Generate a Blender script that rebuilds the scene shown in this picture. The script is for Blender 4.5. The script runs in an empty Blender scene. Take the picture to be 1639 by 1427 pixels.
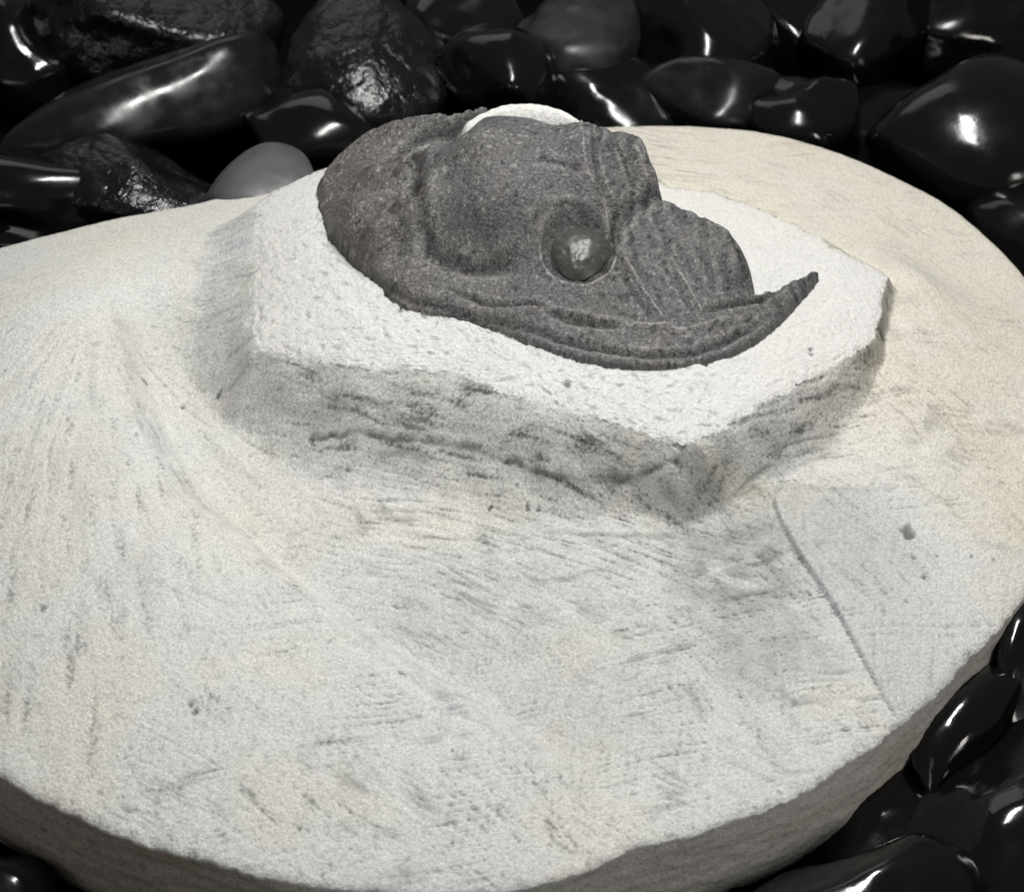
import bpy, math, random
import numpy as np
from mathutils import Vector, Matrix

# ------------------------------------------------------------------ camera
SC = bpy.context.scene
COL = SC.collection
W, H = 1639.0, 1427.0
Z0 = 3.3                        # world height of the cut face of the stone above the table
ELEV, DIST = math.radians(40), 40.0
FWD = np.array([0, math.cos(ELEV), -math.sin(ELEV)])
RIGHT = np.array([1.0, 0, 0])
UPV = np.array([0, math.sin(ELEV), math.cos(ELEV)])
CAMP = -FWD * DIST              # in stone coordinates (stone face at height 0)
HALF = W / 200.0                # 1 unit = 100 photo pixels at the stone

cam = bpy.data.cameras.new('camera')
camo = bpy.data.objects.new('camera', cam)
COL.objects.link(camo)
camo.location = (CAMP[0], CAMP[1], CAMP[2] + Z0)
camo.rotation_euler = (math.pi / 2 - ELEV, 0, 0)
cam.sensor_fit = 'HORIZONTAL'
cam.sensor_width = 36
cam.lens = 36 * DIST / (2 * HALF)
cam.clip_end = 500
cam.clip_start = 0.5
cam.dof.use_dof = True
cam.dof.focus_distance = 38.6
cam.dof.aperture_fstop = 0.55
SC.camera = camo

# ------------------------------------------------------------------ room light and added lamps
world = bpy.data.worlds.new('World')
SC.world = world
world.use_nodes = True
bgn = world.node_tree.nodes['Background']
bgn.inputs[0].default_value = (0.93, 0.96, 1.0, 1)
bgn.inputs[1].default_value = 0.055


def area(name, loc, target, sx, sy, power, color):
    l = bpy.data.lights.new(name, 'AREA')
    l.shape = 'RECTANGLE'
    l.size, l.size_y = sx, sy
    l.energy = power
    l.color = color
    o = bpy.data.objects.new(name, l)
    COL.objects.link(o)
    o.location = Vector(loc) + Vector((0, 0, Z0))
    d = Vector(target) - Vector(loc)
    o.rotation_euler = d.to_track_quat('-Z', 'Y').to_euler()
    return o


area('ceiling_lamp', (2, 5.0, 27), (0, 0, 0), 3.2, 18, 7300, (1.0, 0.988, 0.96))
area('sheen_panel', (-10, 44, 25), (0, 4, 0), 30, 18, 950, (0.93, 0.97, 1.0))  # unseen panel, added to give the black stones a grey sheen
area('side_lamp', (22, -22, 12), (4, -6, -1), 5, 10, 1450, (1.0, 0.95, 0.88))
area('added_fill', (-24, -24, 9), (-2, -4, -1), 16, 12, 800, (1.0, 0.97, 0.93))  # unseen fill lamp, added to lift the dark lower left side

SC.view_settings.view_transform = 'Standard'
SC.view_settings.look = 'None'
SC.view_settings.exposure = 0.43
SC.view_settings.gamma = 1.0
SC.render.engine = 'CYCLES'


# ------------------------------------------------------------------ maths helpers
def unproj(px, py, h):
    """point at height h (above the stone's face) that the picture shows at (px, py)"""
    px, py, h = np.broadcast_arrays(np.asarray(px, float), np.asarray(py, float), np.asarray(h, float))
    u = (px - W / 2) / 100.0 / DIST
    v = (H / 2 - py) / 100.0 / DIST
    d = FWD[None] + u.reshape(-1, 1) * RIGHT[None] + v.reshape(-1, 1) * UPV[None]
    t = (h.reshape(-1) - CAMP[2]) / d[:, 2]
    return CAMP[None] + d * t[:, None]


def U(pts):
    a = np.array(pts, float)
    return unproj(a[:, 0], a[:, 1], a[:, 2])


class TPS:
    def __init__(self, P, z, lam=0.0):
        P = np.asarray(P, float)[:, :2]
        n = len(P)
        K = self.k(P, P) + lam * np.eye(n)
        A = np.zeros((n + 3, n + 3))
        A[:n, :n] = K
        A[:n, n] = 1
        A[:n, n + 1:] = P
        A[n, :n] = 1
        A[n + 1:, :n] = P.T
        b = np.zeros(n + 3)
        b[:n] = z
        self.P, self.w = P, np.linalg.solve(A, b)

    @staticmethod
    def k(a, b):
        r2 = ((a[:, None, :] - b[None]) ** 2).sum(-1)
        return 0.5 * r2 * np.log(r2 + 1e-12)

    def __call__(self, x, y):
        q = np.stack([np.ravel(x), np.ravel(y)], 1)
        out = np.empty(len(q))
        n = len(self.P)
        for i in range(0, len(q), 40000):
            s = q[i:i + 40000]
            out[i:i + 40000] = self.k(s, self.P) @ self.w[:n] + self.w[n] + s @ self.w[n + 1:]
        return out.reshape(np.shape(x))


def _hash(ix, iy, seed):
    h = (ix.astype(np.int64) * 374761393 + iy.astype(np.int64) * 668265263 + seed * 1274126177) & 0xFFFFFFFF
    h = ((h ^ (h >> 13)) * 1274126177) & 0xFFFFFFFF
    h = ((h ^ (h >> 16)) * 2246822519) & 0xFFFFFFFF
    return (h ^ (h >> 15)) & 0xFFFFFFFF


def noise(x, y, seed=0):
    """2-D gradient noise, about -1..1"""
    x0, y0 = np.floor(x), np.floor(y)
    fx, fy = x - x0, y - y0
    ix, iy = x0.astype(np.int64), y0.astype(np.int64)
    sx, sy = fx * fx * fx * (fx * (fx * 6 - 15) + 10), fy * fy * fy * (fy * (fy * 6 - 15) + 10)

    def g(dx, dy):
        a = _hash(ix + dx, iy + dy, seed) * (2 * math.pi / 4294967296.0)
        return np.cos(a) * (fx - dx) + np.sin(a) * (fy - dy)
    a, b, c, d = g(0, 0), g(1, 0), g(0, 1), g(1, 1)
    return 1.45 * ((a + (b - a) * sx) * (1 - sy) + (c + (d - c) * sx) * sy)


def noise_s(x, y, z, seed=0):
    """3-D gradient noise, about -1..1 (does not stretch on steep faces)"""
    x0, y0, z0 = np.floor(x), np.floor(y), np.floor(z)
    fx, fy, fz = x - x0, y - y0, z - z0
    ix, iy, iz = x0.astype(np.int64), y0.astype(np.int64), z0.astype(np.int64)
    w = [f * f * f * (f * (f * 6 - 15) + 10) for f in (fx, fy, fz)]
    out = 0
    for dz in (0, 1):
        for dy in (0, 1):
            for dx in (0, 1):
                hh = _hash(ix + dx + (iz + dz) * 7919, iy + dy + (iz + dz) * 104729, seed)
                gx = (hh & 1023) / 511.5 - 1
                gy = ((hh >> 10) & 1023) / 511.5 - 1
                gz = ((hh >> 20) & 1023) / 511.5 - 1
                k = (w[0] if dx else 1 - w[0]) * (w[1] if dy else 1 - w[1]) * (w[2] if dz else 1 - w[2])
                out = out + k * (gx * (fx - dx) + gy * (fy - dy) + gz * (fz - dz))
    return 1.35 * out


def fbm(x, y, seed=0, octaves=4, gain=0.5):
    s, a, f, n = 0, 1.0, 1.0, 0
    for o in range(octaves):
        s = s + a * noise(x * f + 13.7 * o, y * f - 7.1 * o, seed + o)
        n += a
        a *= gain
        f *= 2.03
    return s / n


def smooth(e0, e1, x):
    t = np.clip((x - e0) / (e1 - e0), 0, 1)
    return t * t * (3 - 2 * t)


def poly_dist(x, y, poly, closed=False, vals=None):
    """distance to a polyline; for a closed one signed (positive inside). vals: numbers carried by the vertices,
    returned interpolated at the nearest point. Also returns the position along the line, 0..1"""
    poly = np.asarray(poly, float)[:, :2]
    n = len(poly)
    m = n if closed else n - 1
    best = np.full(np.shape(x), 1e9)
    carry = np.zeros(np.shape(x))
    along = np.zeros(np.shape(x))
    inside = np.zeros(np.shape(x), bool)
    for i in range(m):
        a, b = poly[i], poly[(i + 1) % n]
        d = b - a
        L2 = (d ** 2).sum() + 1e-12
        t = np.clip(((x - a[0]) * d[0] + (y - a[1]) * d[1]) / L2, 0, 1)
        r = (x - a[0] - t * d[0]) ** 2 + (y - a[1] - t * d[1]) ** 2
        k = r < best
        best = np.where(k, r, best)
        along = np.where(k, (i + t) / m, along)
        if vals is not None:
            carry = np.where(k, vals[i] * (1 - t) + vals[(i + 1) % n] * t, carry)
        if closed:
            c = ((a[1] > y) != (b[1] > y)) & (x < d[0] * (y - a[1]) / (d[1] + 1e-15) + a[0])
            inside ^= c
    dist = np.sqrt(best)
    if closed:
        dist = np.where(inside, dist, -dist)
    return dist, carry, along


def catmull(pts, n=6, closed=False):
    P = np.asarray(pts, float)
    out = []
    N = len(P)
    for i in range(N if closed else N - 1):
        g = lambda k: P[k % N] if closed else P[min(max(k, 0), N - 1)]
        p0, p1, p2, p3 = g(i - 1), g(i), g(i + 1), g(i + 2)
        for k in range(n):
            t = k / n
            out.append(0.5 * (2 * p1 + (p2 - p0) * t + (2 * p0 - 5 * p1 + 4 * p2 - p3) * t * t
                              + (3 * p1 - p0 - 3 * p2 + p3) * t ** 3))
    if not closed:
        out.append(P[-1])
    return np.array(out)


# ------------------------------------------------------------------ mesh helpers
def mesh_from(name, V, F, normals=None, color=None, extra=None):
    V = np.asarray(V, np.float32)
    F = np.asarray(F, np.int32)
    me = bpy.data.meshes.new(name)
    k = F.shape[1]
    me.vertices.add(len(V))
    me.vertices.foreach_set('co', V.ravel())
    me.loops.add(F.size)
    me.loops.foreach_set('vertex_index', F.ravel())
    me.polygons.add(len(F))
    me.polygons.foreach_set('loop_start', np.arange(0, F.size, k, dtype=np.int32))
    me.polygons.foreach_set('use_smooth', np.ones(len(F), bool))
    me.update(calc_edges=True)
    if color is not None:
        at = me.attributes.new('tint', 'FLOAT_COLOR', 'POINT')
        c = np.ones((len(V), 4), np.float32)
        c[:, :3] = color
        at.data.foreach_set('color', c.ravel())
    if extra is not None:
        for nm, arr in extra.items():
            at = me.attributes.new(nm, 'FLOAT', 'POINT')
            at.data.foreach_set('value', np.asarray(arr, np.float32))
    if normals is not None:
        me.normals_split_custom_set_from_vertices(np.asarray(normals, np.float32))
    return me


def add_obj(name, me, mat, parent=None):
    o = bpy.data.objects.new(name, me)
    COL.objects.link(o)
    if mat:
        me.materials.append(mat)
    if parent:
        o.parent = parent
    return o


def vnormals(V, F):
    a, b, c, d = (V[F[:, i]] for i in range(4))
    n = np.cross(c - a, d - b)
    N = np.zeros_like(V)
    for i in range(4):
        for j in range(3):
            N[:, j] += np.bincount(F[:, i], n[:, j], len(V))
    N /= np.linalg.norm(N, axis=1, keepdims=True) + 1e-12
    return N


def split_obj(name, V, F, sel, N, color, mat, parent, extra=None):
    f = F[sel]
    if len(f) == 0:
        return None
    ids, inv = np.unique(f.ravel(), return_inverse=True)
    ex = {k: v[ids] for k, v in extra.items()} if extra else None
    me = mesh_from(name, V[ids], inv.reshape(f.shape), N[ids], color[ids], ex)
    return add_obj(name, me, mat, parent)


def tag(o, label, cat, group=None):
    o['label'] = label
    o['category'] = cat
    if group:
        o['group'] = group


# ------------------------------------------------------------------ materials
def new_mat(name):
    m = bpy.data.materials.new(name)
    m.use_nodes = True
    nt = m.node_tree
    return m, nt, nt.nodes['Principled BSDF']


def rock_mat(name, rough, spec, grain_scale, grain_amt, bump_dist, bump_scale):
    """colour carried by the surface + fine grain and relief from noise nodes"""
    m, nt, p = new_mat(name)
    nd, lk = nt.nodes, nt.links
    at = nd.new('ShaderNodeAttribute')
    at.attribute_name = 'tint'
    tc = nd.new('ShaderNodeTexCoord')
    n1 = nd.new('ShaderNodeTexNoise')
    n1.inputs['Scale'].default_value = grain_scale
    n1.inputs['Detail'].default_value = 3
    n1.inputs['Roughness'].default_value = 0.7
    mr = nd.new('ShaderNodeMapRange')
    mr.inputs['From Min'].default_value = 0.3
    mr.inputs['From Max'].default_value = 0.7
    mr.inputs['To Min'].default_value = 1 - grain_amt
    mr.inputs['To Max'].default_value = 1 + grain_amt
    mx = nd.new('ShaderNodeVectorMath')
    mx.operation = 'SCALE'
    lk.new(tc.outputs['Object'], n1.inputs['Vector'])
    lk.new(n1.outputs['Fac'], mr.inputs['Value'])
    lk.new(at.outputs['Color'], mx.inputs[0])
    lk.new(mr.outputs['Result'], mx.inputs['Scale'])
    lk.new(mx.outputs['Vector'], p.inputs['Base Color'])
    n2 = nd.new('ShaderNodeTexNoise')
    n2.inputs['Scale'].default_value = bump_scale
    n2.inputs['Detail'].default_value = 4
    n2.inputs['Roughness'].default_value = 0.65
    lk.new(tc.outputs['Object'], n2.inputs['Vector'])
    bp = nd.new('ShaderNodeBump')
    bp.inputs['Strength'].default_value = 1.0
    bp.inputs['Distance'].default_value = bump_dist
    lk.new(n2.outputs['Fac'], bp.inputs['Height'])
    lk.new(bp.outputs['Normal'], p.inputs['Normal'])
    p.inputs['Roughness'].default_value = rough
    p.inputs['Specular IOR Level'].default_value = spec
    return m


MAT_STONE = rock_mat('limestone', 0.85, 0.25, 24, 0.24, 0.03, 18)
MAT_LEDGE = rock_mat('fresh_limestone', 0.9, 0.2, 20, 0.14, 0.055, 14)
MAT_FOSSIL = rock_mat('fossil_shell', 0.42, 0.5, 22, 0.62, 0.040, 22)


def pebble_mat(name, base, rough, bump, bscale):
    m, nt, p = new_mat(name)
    nd, lk = nt.nodes, nt.links
    p.inputs['Base Color'].default_value = (*base, 1)
    p.inputs['IOR'].default_value = 1.52
    tc = nd.new('ShaderNodeTexCoord')
    n = nd.new('ShaderNodeTexNoise')
    n.inputs['Scale'].default_value = bscale
    n.inputs['Detail'].default_value = 5
    lk.new(tc.outputs['Object'], n.inputs['Vector'])
    mr = nd.new('ShaderNodeMapRange')
    mr.inputs['From Min'].default_value = 0.35
    mr.inputs['From Max'].default_value = 0.75
    mr.inputs['To Min'].default_value = rough * 0.6
    mr.inputs['To Max'].default_value = rough * 1.8
    lk.new(n.outputs['Fac'], mr.inputs['Value'])
    lk.new(mr.outputs['Result'], p.inputs['Roughness'])
    bp = nd.new('ShaderNodeBump')
    bp.inputs['Strength'].default_value = 1
    bp.inputs['Distance'].default_value = bump
    lk.new(n.outputs['Fac'], bp.inputs['Height'])
    lk.new(bp.outputs['Normal'], p.inputs['Normal'])
    return m


MAT_PEB = pebble_mat('polished_black_stone', (0.004, 0.004, 0.0045), 0.15, 0.014, 1.3)
MAT_SHEEN = pebble_mat('satin_black_stone', (0.007, 0.007, 0.0075), 0.26, 0.010, 1.6)
MAT_ROUGH = pebble_mat('chipped_black_stone', (0.006, 0.006, 0.007), 0.20, 0.10, 2.8)

MAT_GREY_SHEEN = pebble_mat('grey_sheen_stone', (0.085, 0.085, 0.088), 0.42, 0.006, 2.0)  # black stone, its grey reflection painted in as base colour
MAT_DARK_SHEEN = pebble_mat('dark_sheen_stone', (0.014, 0.014, 0.014), 0.40, 0.008, 2.0)  # flat black stone, dark grey reflection put into the base colour

# ------------------------------------------------------------------ the table under everything
gm, gnt, gp = new_mat('black_tray')
gp.inputs['Base Color'].default_value = (0.004, 0.004, 0.004, 1)
gp.inputs['Roughness'].default_value = 1.0
gp.inputs['Specular IOR Level'].default_value = 0.0
gx = 60.0
ground = add_obj('ground', mesh_from('ground', [(-gx, -gx, 0), (gx, -gx, 0), (gx, gx, 0), (-gx, gx, 0)], [(0, 1, 2, 3)]), gm)
ground['kind'] = 'structure'

# ------------------------------------------------------------------ the stone: base surface
RIM = [(-20, 401, -.42), (-120, 440, -.45), (-220, 515, -.5), (-290, 620, -.55), (-310, 730, -.6), (-285, 880, -.65), (-215, 1040, -.7),
       (-120, 1155, -.7), (0, 1238, -.7), (100, 1292, -.7), (200, 1336, -.7), (330, 1375, -.7), (450, 1403, -.7),
       (560, 1420, -.7), (700, 1429, -.7), (830, 1419, -.7), (930, 1393, -.7), (1030, 1351, -.7), (1130, 1326, -.7),
       (1250, 1281, -.7), (1350, 1222, -.7), (1430, 1166, -.7), (1520, 1090, -.68), (1590, 1015, -.65),
       (1639, 955, -.62), (1692, 880, -.6), (1726, 780, -.6), (1730, 680, -.58), (1702, 540, -.55), (1639, 430, -.55),
       (1565, 362, -.55), (1500, 315, -.52), (1420, 274, -.5), (1330, 238, -.5), (1230, 211, -.5), (1130, 200, -.5),
       (1020, 199, -.5), (900, 205, -.45), (760, 222, -.4), (650, 238, -.38), (570, 252, -.36), (420, 303, -.36),
       (300, 326, -.38), (200, 343, -.4), (100, 368, -.4)]
RIMW = U(RIM)
CTRL = [(130, 490, .58), (60, 700, .36), (300, 600, -.20), (250, 430, .22), (400, 440, .22), (450, 350, .2), (700, 770, -.16),
        (500, 720, -.26), (900, 830, -.1), (1100, 800, .0), (1240, 785, .12), (1300, 700, .15), (1420, 775, .06),
        (1450, 500, .34), (1480, 440, .28), (1400, 620, .30), (1550, 850, -.22), (1200, 270, -.15), (1350, 350, .0), (1500, 450, -.12), (800, 1000, -.28),
        (400, 1000, -.16), (1150, 1000, -.36), (1300, 1050, -.34), (800, 1250, -.5), (400, 1250, -.46), (150, 1000, -.1),
        (-100, 800, -.1), (1600, 700, -.3), (450, 870, -.22), (330, 930, -.04), (1190, 880, -.22), (1130, 900, -.30), (200, 740, .24), (330, 740, -.16)]
CW = U(CTRL)
_p = np.vstack([RIMW[::2], CW])
base_tps = TPS(_p, _p[:, 2], 0.02)


def onbase(px, py, f=None):
    f = f or base_tps
    px, py = np.asarray(px, float), np.asarray(py, float)
    h = np.zeros(len(px))
    for _ in range(6):
        P = unproj(px, py, h)
        h = f(P[:, 0], P[:, 1])
    return P


def B(pts):
    a = np.array(pts, float)
    return onbase(a[:, 0], a[:, 1])


# pedestal under the fossil: edge of the white ledge (px, py, height, width of the wall below it)
PED = [(413, 330, .78, .75), (411, 420, .78, .95), (410, 500, .76, .90), (411, 556, .74, .55), (440, 562, .76, .65), (520, 578, .84, .85),
       (600, 590, .92, .95), (690, 592, .98, 1.05), (740, 600, 1.0, 1.05), (800, 622, 1.02, 1.0), (860, 646, 1.02, .95), (930, 662, 1.03, .85),
       (1000, 680, 1.04, .62), (1060, 700, 1.05, .5), (1105, 711, 1.05, .42), (1138, 695, 1.05, .45), (1190, 662, 1.03, .7), (1260, 623, .98, .75),
       (1330, 585, .92, .5), (1390, 549, .86, .2), (1408, 500, .8, .15), (1420, 443, .74, .15), (1405, 432, .74, .2), (1345, 402, .76, .35),
       (1300, 375, .76, .35), (1220, 335, .76, .35), (1140, 308, .76, .35), (1065, 296, .78, .35), (1030, 270, .78, .35), (990, 245, .7, .35), (900, 232, .62, .35), (800, 228, .6, .35),
       (700, 232, .6, .35), (640, 238, .6, .35), (575, 246, .62, .35), (500, 278, .74, .35), (440, 305, .78, .35)]
PEDW = U([p[:3] for p in PED])
PEDLEN = np.concatenate([[0], np.cumsum(np.linalg.norm(np.roll(PEDW, -1, 0)[:, :2] - PEDW[:, :2], axis=1))])
PEDWALL = np.array([p[3] * (1.55 if 500 < p[0] < 1010 and p[1] > 500 else 1.3) for p in PED])
LEDGE = [(450, 400, .92), (500, 340, 1.0), (470, 520, .88), (560, 480, 1.05), (560, 550, .97), (640, 515, 1.12), (700, 560, 1.06),
         (800, 575, 1.1), (900, 610, 1.1), (1000, 630, 1.12), (1100, 640, 1.12), (1190, 610, 1.1), (1280, 560, 1.02), (1320, 480, .96),
         (1240, 430, .92), (1150, 340, .84), (1360, 440, .86)]
_q = np.vstack([PEDW, U(LEDGE)])
ledge_tps = TPS(_q, _q[:, 2], 0.004)

# other landmarks on the stone
P_HUB = B([(140, 470)])[0]
SCOOP = catmull(B([(185, 445), (195, 520), (225, 640), (290, 760), (380, 850), (470, 930), (600, 1020), (740, 1110), (860, 1190), (960, 1280), (1030, 1350)])[:, :2])
SCOOPP = np.vstack([SCOOP, [[4.5, -7], [4.5, 7], [-4.5, 7], [SCOOP[0, 0], SCOOP[0, 1] + 2]]])
CRACK = catmull(B([(1238, 800), (1246, 830), (1275, 882), (1330, 965), (1382, 1058), (1432, 1144)])[:, :2])
PATCH = B([(1238, 800), (1246, 830), (1275, 882), (1330, 965), (1382, 1058), (1440, 1160), (1530, 1085), (1600, 1000), (1660, 930), (1640, 880), (1560, 858), (1500, 810), (1430, 778), (1330, 785), (1262, 778)])[:, :2]
PTOP = catmull(B([(1100, 792), (1180, 790), (1240, 778), (1330, 783), (1420, 774), (1490, 800), (1560, 856), (1640, 880)])[:, :2])
STRATA = [catmull(B(l)[:, :2]) for l in ([(440, 640), (560, 650), (640, 668), (740, 660), (880, 692), (980, 735), (1090, 792)],
                                         [(500, 715), (620, 728), (720, 740), (820, 770), (900, 790), (1080, 800)],
                                         [(880, 850), (960, 856), (1080, 858)])]
PITS = [(1455, 851, 0.120, 0.080), (1462, 893, 0.042, 0.020), (1500, 888, 0.035, 0.015), (1590, 895, 0.035, 0.015), (1555, 890, 0.028, 0.015), (1480, 925, 0.049, 0.015), (306, 1125, 0.050, 0.040), (312, 1138, 0.050, 0.040),
        (68, 972, 0.060, 0.030), (500, 718, 0.050, 0.030), (1297, 558, 0.040, 0.050), (1299, 565, 0.040, 0.050), (905, 690, 0.070, 0.040), (845, 815, 0.050, 0.030), (785, 812, 0.050, 0.030), (862, 818, 0.040, 0.020), (1295, 950, 0.040, 0.020), (1450, 965, 0.035, 0.010),
        (230, 590, 0.050, 0.030), (290, 625, 0.050, 0.030), (350, 625, 0.060, 0.040), (725, 1200, 0.030, 0.020), (480, 1325, 0.040, 0.020), (640, 480, 0.040, 0.020)]


def stone_fields(x, y):
    """height, colour and white mask of the stone's upper surface"""
    hb = base_tps(x, y)
    lx = x + 0.07 * noise(x * 2.6, y * 2.6, 5) + 0.035 * noise(x * 7, y * 7, 6) + 0.02 * noise(x * 16, y * 16, 8)
    ly = y + 0.07 * noise(x * 2.6, y * 2.6, 15) + 0.035 * noise(x * 7, y * 7, 16) + 0.02 * noise(x * 16, y * 16, 18)
    sd, wid, al = poly_dist(lx, ly, PEDW, True, PEDWALL)
    sd2, _, _ = poly_dist(x + .06 * noise(x * 1.8, y * 1.8, 25), y + .06 * noise(x * 1.8, y * 1.8, 26), PEDW, True)
    hl = ledge_tps(np.where(sd > -1.5, x, 0), np.where(sd > -1.5, y, 2))
    wm = smooth(.0, .22, -sd2)
    t = np.clip(-(sd * (1 - wm) + sd2 * wm) / wid, 0, 1)
    wallprof = (1 - t) ** 1.6 * .35 + .65 * (1 - smooth(0, 1, t)) ** 1.05
    edge_h = hl
    h = np.where(sd >= 0, hl, hb + np.maximum(edge_h - hb, 0) * wallprof)
    wall = np.where(sd < 0, smooth(1.2, .55, -sd / wid), 0)
    white = sd >= 0
    # the scoop between the left ridge and the pedestal
    ds, _, as_ = poly_dist(x, y, SCOOP)
    far_l = smooth(.12, .0, as_)
    ss, _, _ = poly_dist(x, y, SCOOPP, True)
    ss = np.where(ss > 0, ds, -ds)
    ends = (sd < 0) * (1 - far_l) * smooth(1, .72, as_) * (1 - .9 * wall)
    h = h - .42 * smooth(-.12, .45, ss) * np.exp(-(np.maximum(ss, 0) / 1.7) ** 2) * ends
    h = h - (0.085 * np.exp(-(ds / .12) ** 2) * (.4 + .6 * smooth(-.4, .4, noise(x * 1.5, y * 1.5, 414))) + .03 * np.exp(-((ds - .3) / .1) ** 2)) * ends
    # the smooth patch and its step
    sp, _, _ = poly_dist(x + .01 * noise(x * 9, y * 9, 31), y + .01 * noise(x * 9, y * 9, 32), PATCH, True)
    patch = smooth(-.015, .02, sp)
    dc, _, ac = poly_dist(x + .012 * noise(x * 10, y * 10, 41), y, CRACK)
    h = h + .07 * patch * smooth(2.2, .1, dc) * smooth(1.0, .55, ac) + .015 * patch * smooth(2.2, .1, dc)
    h = h - .045 * np.exp(-(dc / .017) ** 2) * smooth(.4, .8, ac)
    dt, _, at_ = poly_dist(x + .03 * noise(x * 5, y * 5, 33), y + .03 * noise(x * 5, y * 5, 34), PTOP)
    h = h + .05 * np.exp(-(dt / .10) ** 2)
    # strata on the grey wall
    strat = np.zeros_like(x)
    for i, s in enumerate(STRATA):
        d, _, a = poly_dist(x + .03 * noise(x * 5, y * 5, 50 + i), y + .03 * noise(x * 6, y * 6, 60 + i), s)
        k = np.exp(-(d / .05) ** 2) * (.45 + .55 * smooth(-.4, .3, noise(x * 3, y * 3, 70 + i)))
        strat = np.maximum(strat, k * (1 if i < 2 else .6))
    strat = strat * ~white
    h = h - .035 * strat
    # ---- tool marks: three sets of strokes
    dx, dy = x - P_HUB[0], y - P_HUB[1]
    r = np.hypot(dx, dy) + .6
    th = np.arctan2(dy, dx)
    m_left = (1 - white) * smooth(.9, 0, wall) * smooth(1.2, -1.2, x + 3.2 - .35 * (y))
    hubf = smooth(.5, 2.6, r) * smooth(1.2, -.6, np.sin(th))
    st_left = hubf * (noise(r * .9 + 3, th * 26, 101) * .6 + noise(r * 1.7, th * 55, 102) * .4)

    def strokes(deg, along, across, seed, line=False):
        c, s = math.cos(math.radians(deg)), math.sin(math.radians(deg))
        u, v = x * c + y * s, -x * s + y * c
        v = v + .15 * noise(x * .5, y * .5, seed + 9)
        if line:                     # thin single scratches
            n1 = noise(u * along, v * across, seed)
            k = np.exp(-(n1 / .19) ** 2) * smooth(.05, .55, noise(u * along * .9 + 5, v * across * .6, seed + 3))
            n2 = noise(u * along * 1.3 + 9, v * across * 1.5, seed + 5)
            return k + .8 * np.exp(-(n2 / .22) ** 2) * smooth(.1, .6, noise(u * along + 2, v * across * .5, seed + 6))
        return .6 * noise(u * along, v * across, seed) + .4 * noise(u * along * 1.9, v * across * 2.1, seed + 1)
    patchy = lambda f, sd_: smooth(-.15, .45, noise(x * f, y * f, sd_))
    # on the wall the strokes follow it round
    rightw = smooth(2.5, 3.1, x)
    st_wall = strokes(-24, 1.0, 8, 111) * (1 - rightw) + strokes(38, 1.0, 8, 113) * rightw
    ln_wall = np.clip(strokes(-21, .5, 6, 761, True) * (1 - rightw) + strokes(36, .5, 6, 765, True) * rightw, 0, 1)
    st_wide = strokes(-22, .45, 3.2, 161) * (1 - rightw) + strokes(36, .45, 3.2, 163) * rightw
    st_front = strokes(-42, .75, 13, 121)
    st_cross = strokes(14, .6, 13, 131)
    st_vert = strokes(84, .9, 12, 141)
    st_lo = strokes(-58, .8, 12, 151)
    m_wall = np.clip(wall, 0, 1) * (1 - white)
    apron = smooth(-5.2, -1.6, y) * smooth(-4.5, -2, x) * smooth(4.6, 3.2, x) * (1 - wall) * (1 - white)
    rest = (1 - m_wall) * (1 - white)
    groove = m_wall * st_wall * .9 + apron * strokes(-20, 1.2, 12, 116) * .8
    groove = groove + rest * (1 - m_left) * (1 - apron) * (st_lo * patchy(.5, 201) * .7 + st_cross * patchy(.7, 202) * .9 + st_front * patchy(.45, 203) * .7)
    groove = groove + rest * smooth(-2.5, -6.5, y) * st_vert * .45
    groove = groove + patch * st_vert * .5
    groove = groove + m_left * st_left * .8
    scr = rest * (1 - .8 * m_left) * (1 - patch) * (strokes(-32, .55, 7, 711, True) * patchy(.5, 721) + strokes(16, .6, 7, 731, True) * patchy(.55, 741) + strokes(-62, .6, 7, 751, True) * patchy(.5, 761) * .7)
    scr = np.clip(scr + .6 * m_wall * ln_wall, 0, 1)
    zz = h
    fine = noise_s(x * 15, y * 15, zz * 15, 301) * .6 + noise_s(x * 29, y * 29, zz * 29, 302) * .45
    lump = fbm(x * 1.1, y * 1.1, 305, 4)
    calm = 1 - .55 * patch - .65 * smooth(3.5, 6.5, y + .35 * x)      # the back and right are rubbed smooth
    calm = np.clip(calm, .22, 1)
    scr = scr * calm
    leftw = wall * smooth(-3.2, -4.2, x)
    h = h + (.020 * groove * (1 - .45 * wall) + .012 * fine - .022 * scr) * calm * (1 - white) * (1 - .7 * leftw) + .02 * lump * (1 - white)
    # the white ledge: pecked by the engraving tool
    wx, wy = x + .10 * noise(x * 3, y * 3, 314), y + .10 * noise(x * 3, y * 3, 315)
    peck = .05 * fbm(wx * 3.2, wy * 3.6, 311, 5, .62) - .05 * smooth(.25, .7, noise(wx * 6, wy * 7, 316)) + .012 * noise(x * 33, y * 29, 317)
    peck_q = np.where(x > 3.2, .45, 1.0) * np.where(y > 5.0, .4, 1.0)
    h = h + white * peck * peck_q
    round_ = np.where(sd >= 0, -.05 * np.exp(-sd / .05), 0)
    h = h + round_
    # crumbs and pits
    grit = np.zeros_like(x)
    for px, py, rr, dd in PITS:
        q = PITXY[(px, py)]
        d2 = ((x - q[0] + rr * .7 * noise(x * .9 / rr, y * .9 / rr, int(px))) ** 2 + ((y - q[1] + rr * .7 * noise(x * .9 / rr, y * .9 / rr, int(py))) * .75) ** 2) / (rr * .85) ** 2
        k = np.exp(-d2 ** 2)
        h = h - dd * k
        grit = np.maximum(grit, k)
    speck = smooth(.18, .6, noise_s(x * 19, y * 19, h * 19, 441))
    speck2 = smooth(.22, .6, noise_s(x * 11, y * 11, h * 11, 442))
    # ---- colour of the rock (albedo), some shade painted in
    c_grey = np.array([.615, .625, .625])
    c_cream = np.array([.645, .63, .57])
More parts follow.
